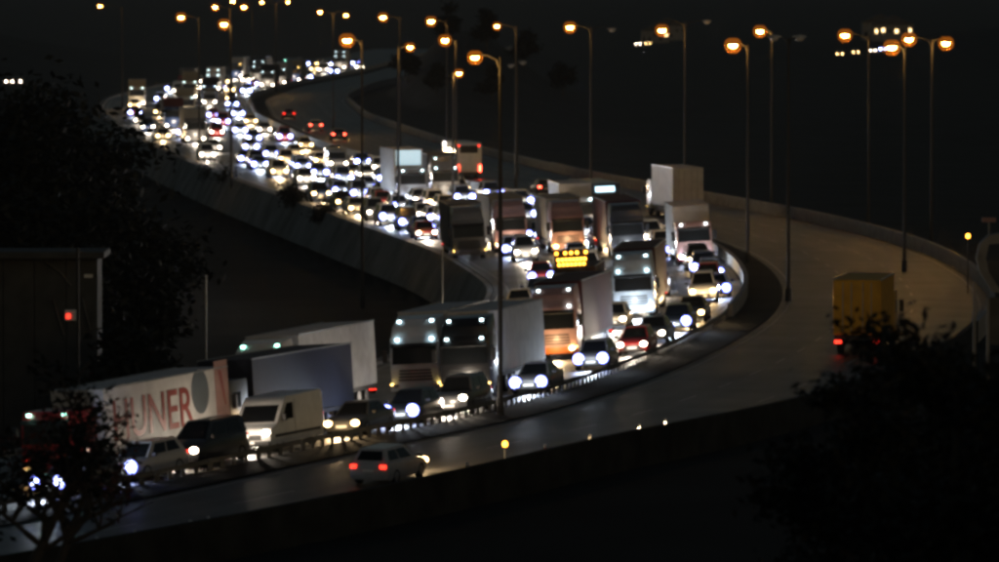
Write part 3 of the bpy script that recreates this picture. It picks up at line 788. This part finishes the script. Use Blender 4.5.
# --- the rest of the queue: every lane filled with cars
ORD = ['first', 'second', 'third', 'fourth', 'fifth', 'sixth', 'seventh', 'eighth', 'ninth', 'tenth']
def ordinal(n):
    if n < 10: return ORD[n]
    k = n + 1
    return '%d%s' % (k, 'th' if 10 <= k % 100 <= 20 else {1: 'st', 2: 'nd', 3: 'rd'}.get(k % 10, 'th'))
LN = ['lane beside the median', 'second lane from the median', 'third lane from the median', 'fourth lane from the median', 'lane beside the inner kerb']
rng = random.Random(5)
for lane in range(5):
    s = s_at_y(400); n = 0; s_end = s_at_y(1420); off0 = 2.3 + 3.6 * lane
    while s < s_end:
        st = rng.choice(['hatchback', 'saloon', 'saloon', 'suv', 'minivan']); L = STYLES[st]['L']
        if off0 > W(s) - 1.5: s += 3; continue
        off = off0 + rng.uniform(-.35, .35)
        x, y = proj(loc(s, off))
        empty = (508 < x < 542 and 262 < y < 302)
        if empty or not free(s, s + L, off, .95): s += 1.0; continue
        if y < 190 and rng.random() < .2:
            kind = rng.random(); root = None
            if kind < .6 and free(s, s + 13.6, off0, 1.3) and loc(s + 14, off0).y < 1400:
                n += 1; bc = rng.choice(['beige', 'white', 'grey', 'navy', 'maroon'])
                root = thing('lorry', 'far %s box lorry, %s vehicle in the %s past the apex' % (bc, ordinal(n - 1), LN[lane]), 'lorry', group=GL)
                make_lorry(root, rng.choice(['white', 'grey', 'red', 'blue']), bc, 'xenon', L=11.0, h=4.0, high=False, marks=rng.choice(['marker_white', 'marker_amber', None]), detail=1)
                PLACED.append((s, s + 13.65, off0, 1.3)); set_on_road(root, s, off0, 13.65); s += 13.65 + rng.uniform(8, 16); continue
            if kind >= .6 and free(s, s + 5.5, off0, 1.0):
                n += 1; bc = rng.choice(['white', 'grey', 'silver'])
                root = thing('van', 'far %s panel van, %s vehicle in the %s past the apex' % (bc, ordinal(n - 1), LN[lane]), 'van', group='far vans in the jam')
                make_van(root, bc, 'xenon', 1)
                PLACED.append((s, s + 5.45, off0, 1.0)); set_on_road(root, s, off0, 5.45); s += 5.45 + rng.uniform(8, 16); continue
        col = rng.choice(['black', 'dark grey', 'grey', 'silver', 'silver', 'white', 'white', 'red', 'blue', 'beige'])
        li = rng.choice(['led', 'led', 'led', 'xenon', 'xenon', 'warm', 'warm'])
        far = y < 150
        lw = {'led': 'bluish', 'xenon': 'white', 'warm': 'warm'}[li]
        root = thing('car', '%s %s, %s headlights, %s vehicle in the %s past the apex' % (col.replace('dark grey', 'charcoal'), st, lw, ordinal(n), LN[lane]), 'car', group=GC)
        make_car(root, st, col, li, 0 if far else 1)
        PLACED.append((s, s + L, off, .95)); set_on_road(root, s, off, L)
        n += 1; s += L + rng.uniform(2.6, 10) + max(0, 212 - y) * .42 + (rng.uniform(14, 30) if y < 195 and rng.random() < .13 else 0)

# --- the away carriageway
def away(name, label, cat, group, px, py, zref, L, hw, maker, yaw=0.0, off=None):
    """px, py: the rear lights' middle; zref their height"""
    p = at(px, py, zref); s, o = so(p.x, p.y); o = min(-MED - 1.8, max(OUT + 1.8, o)) if off is None else off
    s = column(o, px, zref, max(2, s - 70), s + 70, py=py)
    root = thing(name, label, cat, group=group); maker(root); set_on_road(root, s + L, o, L, True, yaw)
    return root
GA = 'vehicles on the emptier carriageway'
away('car', 'pale silver car with red tail lights driving away, alone beside the near barrier', 'car', GA, 354, 465, .9, 4.1, .95, lambda r: make_car(r, 'hatchback', 'silver', 'warm', 2, boost=2.5), yaw=.1)
away('box_lorry', 'yellow box lorry with dim red tail lights on the empty carriageway at the right', 'lorry', GA, 857, 342, .66, 10.6, 1.3,
     lambda r: make_lorry(r, 'yellow', 'yellow', 'warm', L=8.0, h=3.9, high=False, marks=None, straps=False, power=.5))
away('box_lorry', 'white box lorry driving away with red tail lights, above the bend', 'lorry', GA, 688, 212, .66, 12.6, 1.3,
     lambda r: make_lorry(r, 'white', 'white', 'warm', L=10.0, h=4.2, high=False, marks=None, straps=False, brake=True, power=.5))
away('coach', 'white coach seen from behind with red lights at its corners', 'coach', GA, 469, 174, 1.0, 12.1, 1.3, lambda r: make_coach(r, 'white', 'warm', sign=False))
for px, py, lab, br in ((547, 190, 'dark car with red tail lights above the pink lorries', True), (339, 139, 'car with three bright red brake lights left of the dark knoll', True),
                        (316, 128, 'pale car with red tail lights, middle of the three driving away', True), (289, 118, 'farthest of the three cars driving away below the far bend', False)):
    away('car', lab, 'car', GA, px, py, .85, 4.6, .95, lambda r: make_car(r, 'saloon', 'silver' if 'pale' in lab else 'dark grey', 'warm', 1, brake=br))

# ------------------------------------------------------------------ lettering on the trailer
def text(txt, size, mat, parent, loc_, name, shear=0.0, sx=1.0):
    cu = bpy.data.curves.new(name, 'FONT'); cu.body = txt; cu.size = size; cu.extrude = 0.006; cu.shear = shear; cu.align_x = 'LEFT'; cu.offset = 0.02
    to = bpy.data.objects.new(name, cu); COL.objects.link(to)
    bpy.context.view_layer.update()
    me = bpy.data.meshes.new_from_object(to.evaluated_get(bpy.context.evaluated_depsgraph_get()))
    bpy.data.objects.remove(to); me.materials.clear(); me.materials.append(MATS[mat])
    o = link(name, me, parent); o.location = loc_; o.rotation_euler = (R(90), 0, R(180)); o.scale = (sx, 1, 1)
    return o
# seen from the lorry's left side (+y), reading from the front (+x) to the rear
text('HUNER', 2.35, 'letter_red', t1, (-3.2, 1.285, 1.42), 'lettering', sx=.86)
em = MB().disc((0, 0, 0), .72, axis='y', t=.02, n=24, ry=.95).build('emblem', 'emblem', t1); em.location = (-10.6, 1.265, 2.75)
MB().box((-12.45, 1.275, 2.5), (1.1, .02, 2.8)).build('rear_panel', 'tarp_pink', t1)
MB().slab([(-12.2, 1.29, 3.5), (-12.45, 1.29, 3.5), (-12.75, 1.29, 2.0), (-12.6, 1.29, 2.0)], .012).build('letter_stroke', 'letter_red', t1)

# ------------------------------------------------------------------ street lamps
GLAMP = 'sodium street lamps along the motorway'
lp = bpy.data.lights.new('sodium_lamp', 'POINT'); lp.energy = LAMP; lp.color = (1.0, 0.52, 0.13); lp.shadow_soft_size = 0.22
head_me = MB().loft([[(.55, -.12, .06), (.55, .12, .06), (.55, .1, .16), (.55, -.1, .16)], [(0, -.2, 0), (0, .2, 0), (0, .14, .24), (0, -.14, .24)], [(-.45, -.16, .02), (-.45, .16, .02), (-.45, .1, .18), (-.45, -.1, .18)]]).mesh('lamp_head', ('galvanised',))
lens_me = MB().loft([[(.34 * math.cos(a) * q, .2 * math.sin(a) * q, z) for a in (2 * math.pi * k / 12 for k in range(12))] for q, z in ((1, .02), (.95, -.1), (.6, -.2), (.15, -.24))]).mesh('lens', ('sodium',))
glow_me = MB().loft([[(.72 * math.cos(a) * q, .66 * math.sin(a) * q, z * 1.35) for a in (2 * math.pi * k / 14 for k in range(14))] for q, z in ((.5, .42), (.9, .25), (1, -.02), (.85, -.3), (.4, -.5))]).mesh('lamp_glow', ('lamp_glow',), smooth=True)  # oversized bowl, the halo of glare given a shape
def street_lamp(label, pole_xy, heads, group=GLAMP, mat='pole_paint', top=None, size=1.0):
    """heads: world points, with a flag whether each is lit"""
    x, y = pole_xy; z0 = HT(x, y) - .2
    root = thing('street_lamp', label, 'street lamp', (x, y, z0), group=group)
    zt = (top or max(h[0].z for h in heads)) - z0
    MB().tube([(0, 0, 0), (0, 0, 1.2), (0, 0, 1.25), (0, 0, zt)], (.17, .17, .12, .07), 8).build('pole', mat, root, smooth=True)
    for p, lit in heads:
        d = p - Vector((x, y, z0)); hd = math.hypot(d.x, d.y)
        MB().tube([(0, 0, zt - .6), (d.x * .15, d.y * .15, zt - .12), (d.x * .5, d.y * .5, zt + .08), (d.x, d.y, d.z + .1)], (.06, .05, .045, .04), 6).build('arm', mat, root)
        h = link('lamp_head', head_me, root); h.location = d; h.rotation_euler = (0, 0, math.atan2(-d.y, -d.x)); h.scale = (size * .82,) * 3
        ln = link('lens', lens_me, h, None if lit else 'lamp_off')
        if lit:
            link('lamp_glow', glow_me, h)
            l = bpy.data.objects.new('sodium_lamp', lp); COL.objects.link(l); l.parent = root; l.location = d + Vector((0, 0, -.3))
    return root
def lampset(label, pole_px, heads_px, hgt=15.0, Y=None, group=GLAMP, size=1.0):
    """heads_px: (x, y, lit); the first one fixes the distance, with lamp heads hgt metres above the road"""
    if Y is None:
        d = ray(*heads_px[0][:2]); t = (hgt - CAMZ) / d.z; Y = d.y * t
    pts = [(at_depth(hx, hy, Y), lit) for hx, hy, lit in heads_px]
    px = at_depth(pole_px, heads_px[0][1], Y)
    return street_lamp(label, (px.x, px.y), pts, group, size=size)
lampset('lit street lamp alone at the far upper left, over the start of the bend', 122, [(100, 6, 1)], size=.7)
lampset('lit street lamp over the left end of the far queue', 199, [(181, 17, 1)])
lampset('twin-armed lit street lamp over the far median, left pair', 230, [(215, 7, 1), (244, 7, 1)])
lampset('lit street lamp low in the upper-left cluster of lamps', 231, [(224, 24, 1)])
lampset('twin-armed lit street lamp at the top edge over the far queue', 276, [(262, 2, 1), (288, 2, 1)], size=.7)
lampset('tall lit street lamp just left of the knoll, at the top edge', 252, [(233, 1, 1)])
lampset('small lit street lamp above the far lorries', 333, [(320, 12, 1), (346, 15, 1)], size=.7)
lampset('lit street lamp close over the knoll with a strong glow', 362, [(347, 40, 1)])
lampset('lit street lamp with big glow above the knoll', 400, [(383, 17, 1)])
lampset('lit street lamp high above the white box lorry', 447, [(431, 21, 1)])
lampset('lit street lamp left of two close lamps above the bus', 398, [(410, 47, 1)], hgt=14, size=.7)
lampset('lit street lamp between two others above the white bus', 456, [(445, 40, 1)], hgt=14)
lampset('small low street lamp nearest above the white bus', 453, [(459, 73, 1)], hgt=11.5, size=.7)
lampset('small lit street lamp alone above the pole top', 516, [(497, 26, 1)], size=.7)
lampset('street lamp with one brilliant and one dead head, centre top', 591, [(570, 27, 1), (612, 30, 0)])
lampset('lit street lamp in front of the far lit houses', 685, [(662, 30, 1), (707, 22, 0)])
lampset('lit street lamp on the median side right of the far houses', 748, [(733, 45, 1)], hgt=15)
lampset('lit street lamp a little above its neighbour, near the tall grey pole', 772, [(760, 31, 1)])
lampset('lit street lamp left of the distant car lights', 869, [(845, 35, 1)])
lampset('lit street lamp low beside the distant car lights', 905, [(892, 47, 1)])
lampset('twin-armed lit street lamp over the right parapet', 932, [(909, 39, 1), (946, 43, 1)])
# unlit poles
def on_ground(px, py): return at(px, py)
p = at(788, 301); street_lamp('tall unlit double-armed lamp pole standing beside the empty carriageway', (p.x, p.y), [(at_depth(774, 38, p.y), 0), (at_depth(800, 38, p.y), 0)])
p = at(517, 176); street_lamp('unlit lamp pole with a pale head above the dark verge', (p.x, p.y), [(at_depth(511, 66, p.y), 0), (at_depth(523, 63, p.y), 0)])
p = loc(column(-1.3, 500, 0, 5, 330), -1.3)
street_lamp('tall dark lamp pole in the median, crossing the whole jam, lit head at its top', (p.x, p.y), [(at_depth(475, 57, p.y), 1)], mat='black_plastic', size=.6)

# ------------------------------------------------------------------ trees and shrubs
def limb(mb, p, d, L, r, depth, tips, rg):
    pts = [p]; q = Vector(p); dd = Vector(d)
    for _ in range(3):
        dd = (dd + Vector((rg.uniform(-.22, .22), rg.uniform(-.22, .22), rg.uniform(-.05, .2)))).normalized(); q = q + dd * L / 3; pts.append(q.copy())
    mb.tube(pts, [r, r * .85, r * .7, r * .5], 6)
    tips.append(q)
    if depth:
        for _ in range(rg.randint(3, 4)):
            k = rg.choice((2, 3)); a = rg.uniform(0, 6.28); e = rg.uniform(.2, .9)
            nd = (dd * .7 + Vector((math.cos(a) * .9, math.sin(a) * .9, e * .4))).normalized()
            limb(mb, pts[k], nd, L * rg.uniform(.55, .75), r * .5, depth - 1, tips, rg)
def leaves_mesh(tips, n, spread, size, mat, rg):
    V, F = [], []
    for k in range(n):
        t = rg.choice(tips); p = t + Vector((rg.gauss(0, spread), rg.gauss(0, spread), rg.gauss(0, spread * .7)))
        u = Vector((rg.gauss(0, 1), rg.gauss(0, 1), rg.gauss(0, .6))).normalized(); v = u.cross(Vector((rg.gauss(0, 1), rg.gauss(0, 1), 1))).normalized()
        s = size * rg.uniform(.6, 1.3); b = len(V)
        V += [p - u * s, p + v * s * .45, p + u * s, p - v * s * .45]; F.append((b, b + 1, b + 2, b + 3))
    me = bpy.data.meshes.new('crown'); me.from_pydata([tuple(v) for v in V], [], F); me.materials.append(MATS[mat]); return me
TREES = {}
def tree(name, label, x, y, h, seed, n=6000, spread=None, size=.3, mat='leaf_dark', depth=2, group=None, z=None, cat='tree', trunk=.3, lean=(0, 0)):
    rg = random.Random(seed); root = thing(name, label, cat, (x, y, HT(x, y) - .1 if z is None else z), group=group)
    mb = MB(); tips = []
    hb = h * trunk; r = h * .022
    top = Vector((lean[0] * h * .3, lean[1] * h * .3, h * .62))
    mb.tube([(0, 0, -.2), (0, 0, hb), tuple(top)], (r * 1.3, r, r * .5), 8)
    for k in range(7):
        a = 6.28 * k / 7 + rg.uniform(-.4, .4); f = rg.uniform(0, 1); st = Vector((0, 0, hb)).lerp(top, f)
        limb(mb, st, (math.cos(a), math.sin(a), rg.uniform(.25, .9)), h * rg.uniform(.2, .3) * (1 - .35 * f), r * .5, depth - 1, tips, rg)
    limb(mb, top, (lean[0] * .5, lean[1] * .5, 1), h * .22, r * .45, depth - 1, tips, rg)
    mb.build('trunk', 'bark', root, fix=False)
    link('crown', leaves_mesh(tips, n, spread or h * .075, size, mat, rg), root)
    return root
GT = 'dark trees on the low ground inside the bend'
for k, (px, Y, h, lab) in enumerate(((-10, 392, 17.5, 'tall dark tree at the left edge of the photo'), (48, 402, 16.5, 'dark tree second from the left, behind the dim kiosk'),
                                     (92, 412, 14.8, 'dark tree with an uneven crown hiding the end of the queue'), (122, 396, 10.2, 'shorter dark tree on the right flank of the left trees'),
                                     (20, 376, 12.5, 'dark rounded tree just behind the dim kiosk roof'), (70, 380, 11.0, 'low dark tree between the kiosk and the tall trees'), (132, 347, 5.8, 'low dark bushy tree beside the right wall of the kiosk'))):
    tree('broadleaf_tree', lab, (px - 499.5) * Y / FPX, Y, h, 20 + k, n=9000, size=.34, group=GT, trunk=.16, spread=h * .09)
for k, (px, py, h, lab) in enumerate(((318, 203, 3.4, 'small dark round tree against the headlights at the inner kerb'), (353, 213, 2.6, 'smaller dark bush between two blue headlights'),
                                      (193, 172, 3.0, 'sparse dark bush at the kerb, left of the pair at the kerb'), (216, 178, 3.0, 'sparse dark bush at the kerb, right of the pair at the kerb'))):
    q = at(px, py); s, o = so(q.x, q.y); q = loc(s, W(s) + .9)
    tree('small_tree', lab, q.x, q.y, h, 40 + k, n=1600 if k < 2 else 350, size=.16, spread=h * .12, group='small trees along the inner kerb', trunk=.25)
for k, (x, y, h) in enumerate(((-14, 1010, 5), (-8, 1040, 6), (-2, 1030, 6.5), (4, 1060, 6), (-16, 1120, 6), (10, 1040, 5.5), (-9, 940, 4.5), (-1, 930, 5))):
    tree('knoll_tree', 'dark tree on the knoll beside the far bend, %s from its foot' % ORD[k], x, y, h, 60 + k, n=1500, size=.4, group='trees on the dark knoll', trunk=.15)
# foreground
q = (-20.0, 86.0)
tree('foreground_tree', 'blurred leafy tree close by at the lower left, its branches crossing the traffic', (15 - 499.5) * 168 / FPX, 168, 8.3, 81, n=1700, size=.13, spread=.33, mat='leaf_dark', depth=3, trunk=.3, lean=(.5, 0))
tree('red_leaved_shrub', 'reddish twiggy shrub in front of the lettered lorry', (44 - 499.5) * 176 / FPX, 176, 7.6, 83, n=800, size=.12, spread=.2, mat='leaf_red', depth=3, trunk=.3, lean=(.4, 0))
for k, (px, Y, top, lab) in enumerate(((960, 124, 322, 'black bush at the right edge beyond the yellow lorry'), (1000, 116, 345, 'black bush in the corner at the right edge'), (908, 140, 312, 'black bush hiding the lower right corner of the yellow lorry'), (870, 135, 372, 'low black bush below the yellow lorry'))):
    h = at_depth(px, top, Y).z - HT((px - 499.5) * Y / FPX, Y)
    tree('foreground_bush', lab, (px - 499.5) * Y / FPX, Y, h, 90 + k, n=6500, size=.14, spread=.36, group='black bushes at the lower right', trunk=.1, cat='bush')

# ------------------------------------------------------------------ dim kiosk inside the bend, right-hand shelter, posts
def kiosk():
    Y = 352.0; a = at_depth(-60, 345, Y); b = at_depth(98, 345, Y); z0 = HT(b.x, Y) - .1; zt = at_depth(0, 258, Y).z
    root = thing('kiosk', 'dim grey roadside building with a flat roof and a small red and white lamp', 'building', ((a.x + b.x) / 2, Y, z0))
    w = b.x - a.x; h = zt - z0
    n = 5
    for k in range(n):
        MB().box((-w / 2 + w * (k + .5) / n, 2, h / 2), (w / n - .04, 4, h)).build('wall_panel', 'kiosk_grey', root)
    MB().box((0, 1.7, h + .18), (w + .8, 5.4, .36)).build('roof', 'kiosk_grey', root, bevel=.05)
    X = lambda px: (px - 499.5) * Y / FPX - root.location.x
    Z = lambda py: at_depth(0, py, Y).z - z0
    lmp = MB().box((X(70), -.14, Z(315)), (.62, .2, .6)).build('wall_lamp', 'plate', root, bevel=.05)
    MB().box((X(68), -.26, Z(316)), (.2, .06, .22)).build('lamp_glow', 'tail', lmp)
    for pts in (((45, 262), (60, 272), (71, 286)), ((53, 300), (58, 318), (64, 336)), ((82, 298), (85, 312), (90, 330))):
        MB().tube([(X(x), -.1, Z(y)) for x, y in pts], .05, 6).build('drain_pipe', 'dark_concrete', root)
    MB().box((X(88), -.05, Z(276)), (.45, .08, .18)).build('wall_sign', 'plate', root)
kiosk()
p = at_depth(78, 345, 340); z0 = HT(p.x, 340)
tag(MB().tube([(p.x, 340, z0 - .3), (p.x, 340, at_depth(78, 248, 340).z)], (.1, .08), 8).build('post', 'black_plastic'), 'thin black post in front of the dim kiosk', 'post')
for px, y0, y1, lab in ((206, 275, 345, 'thin pale post standing on the dark ground inside the bend'), (442, 250, 330, 'faint thin post inside the bend, above the pale blue lorry')):
    Y = 364.0; p = at_depth(px, y1, Y)
    tag(MB().tube([(p.x, Y, HT(p.x, Y) - .3), (p.x, Y, at_depth(px, y0, Y).z)], (.06, .05), 8).build('thin_post', 'galvanised'), lab, 'post', 'thin posts inside the bend')
def shelter():
    Y = 240.0; root = thing('shelter', 'dim pale rounded structure on legs cut off by the right edge', 'structure', (at_depth(998, 300, Y).x, Y, 0))
    z0 = HT(root.location.x, Y); root.location.z = z0
    X = lambda px: (px - 998) * Y / FPX; Z = lambda py: at_depth(0, py, Y).z - z0
    prof = [(1005, 232), (988, 235), (979, 244), (976, 258), (979, 272), (987, 284), (992, 292)]
    MB().loft([[(X(x), y, Z(v)) for y in (-.4, .4)] + [(X(x + 9), y, Z(v) + (-.3 if i < 2 else 0)) for y in (.4, -.4)] for i, (x, v) in enumerate(prof)]).build('curved_panel', 'concrete', root, smooth=True)
    for x, v0, v1 in ((974.5, 282, 340), (988, 298, 345)):
        MB().box((X(x), 0, (Z(v0) + Z(v1) - 2) / 2), (.1, .3, Z(v0) - Z(v1) + 2)).build('leg', 'concrete', root)
    MB().box((X(1000), .3, (Z(298) + Z(345)) / 2), (.9, .1, Z(298) - Z(345))).build('back_panel', 'dark_concrete', root)
    MB().box((X(989), .2, Z(220)), (.5, .3, .16)).build('top_sign', 'tarp_pink', root)
    MB().tube([(X(989), .2, Z(236)), (X(989), .2, Z(222))], .03, 6).build('sign_post', 'galvanised', root)
shelter()
# beacons and reflector posts by the outer wall
def beacon(label, px, py, Y, mat, r):
    p = at_depth(px, py, Y); z0 = HT(p.x, p.y) - .1
    root = thing('beacon', label, 'warning light', (p.x, p.y, z0), group='amber warning lights')
    MB().tube([(0, 0, 0), (0, 0, p.z - z0 - r)], .04, 6).build('stand', 'black_plastic', root)
    o = MB().loft([[(r * q * math.cos(a), r * q * math.sin(a), z) for a in (2 * math.pi * k / 10 for k in range(10))] for q, z in ((.7, -r), (1, -.3 * r), (1, .3 * r), (.6, r))]).build('lamp', mat, root, smooth=True)
    o.location = (0, 0, p.z - z0)
q = at(505, 444, .9); beacon('orange warning light beside the empty carriageway, below the dark pole', 505, 444, q.y, 'amber', .11)
q = at(968, 236, 1.2); beacon('orange light near the right edge, above the parapet', 968, 236, 410, 'amber', .13)
dm = MB().box((0, 0, .5), (.12, .1, 1.0), .8).mesh('delineator_body', ('plate',), bevel=.01); dr = MB().box((0, 0, .8), (.13, .11, .16)).mesh('reflector', ('marker_reflect',) if 'marker_reflect' in MATS else ('reflector',))
for px, lab in ((668, 'rightmost white marker post at the foot of the dark barrier'), (640, 'second marker post from the right at the dark barrier'), (585, 'third marker post from the right, by the wet road'),
                (543, 'fourth marker post from the right, by the wet road'), (462, 'marker post right of the pale silver car'), (205, 'marker post left of the pale silver car'),
                (185, 'marker post second to the left of the pale silver car'), (135, 'marker post third to the left of the pale silver car'), (104, 'leftmost marker post by the near road')):
    best = min(range(5, 200), key=lambda s: abs(proj(loc(s, OUT + 2.2))[0] - px))
    root = thing('marker_post', lab, 'marker post', loc(best, OUT + 2.2), group='marker posts along the near road')
    t = tang(best); root.rotation_euler = (0, 0, math.atan2(t.y, t.x))
    b = link('post', dm, root); link('reflector', dr, b)

# ------------------------------------------------------------------ far lights beyond the motorway
def far_car(px, py, Y, label, light):
    p = at_depth(px, py, Y); root = thing('car', label, 'car', (p.x, p.y, HT(p.x, p.y) + .1), -math.pi / 2 + math.atan2(-p.x, p.y) * .0, 'far cars on a distant road')
    make_car(root, 'saloon', 'silver', light, 0, powered=False)
    return root
def base_y(px, Y):                                 # picture row of the headlights of a car standing there
    x = (px - 499.5) * Y / FPX; return proj((x, Y, HT(x, Y) + .75))[1]
for px, Y, lab, li in ((840, 1660, 'far car left of the group of distant lights at the right', 'warm'), (856, 1670, 'far car with yellowish lights, second in the distant group', 'warm'),
                       (873, 1676, 'far car third in the distant group of lights', 'xenon'), (883, 1684, 'far car with white lights right in the distant group', 'led'),
                       (638, 2020, 'far car left of the lit houses', 'xenon'), (648, 2030, 'far car just left of the lit houses, by the lamp', 'warm'), (9, 1280, 'far car at the left edge under the dark hill', 'xenon'), (17, 1284, 'second far car at the left edge under the dark hill', 'xenon')):
    far_car(px, 0, Y, lab, li)
def house(px, Y, w, h, label, nw):
    x = (px - 499.5) * Y / FPX; root = thing('house', label, 'house', (x, Y, HT(x, Y) - .2), group='far houses with lit windows')
    MB().box((0, 3, h / 2), (w, 6, h)).build('wall', 'concrete', root)
    MB().prism([(-w / 2 - .4, h), (0, h + w * .25), (w / 2 + .4, h)], -.4, 6.4).build('roof', 'dark_concrete', root)
    rh = random.Random(int(px))
    for k in range(nw + 2):
        lit = rh.random() < .55
        MB().box((-w / 2 + w * (k + .5) / (nw + 2), -.02, h * rh.choice((.35, .62, .68))), (rh.uniform(.5, .9), .08, rh.uniform(.6, 1.2))).build('window', 'window_lit' if lit else 'glass', root)
house(668, 2200, 12, 5, 'far house with lit windows behind the street lamp', 4)
house(655, 2120, 9, 4, 'smaller far house with lit windows left of its neighbour', 3)
house(893, 1800, 11, 4.5, 'far house with lit windows behind the distant car lights', 4)
house(880, 1860, 10, 5, 'far house a little behind, over the distant car lights', 3)

# ------------------------------------------------------------------ night haze
if HAZE > 0:
    hm = bpy.data.materials.new('haze'); hm.use_nodes = True
    nt = hm.node_tree; nt.nodes.clear()
    out = nt.nodes.new('ShaderNodeOutputMaterial'); pv = nt.nodes.new('ShaderNodeVolumePrincipled')
    pv.inputs['Color'].default_value = (.9, .9, .9, 1); pv.inputs['Density'].default_value = HAZE; pv.inputs['Anisotropy'].default_value = 0.35
    nt.links.new(pv.outputs[0], out.inputs['Volume'])
    MATS['haze'] = hm
    tag(MB().box((0, 2990, 20), (4900, 6060, 70)).build('haze', 'haze'), kind='stuff')
print('vehicles', len(PLACED), 'objects', len(bpy.data.objects))
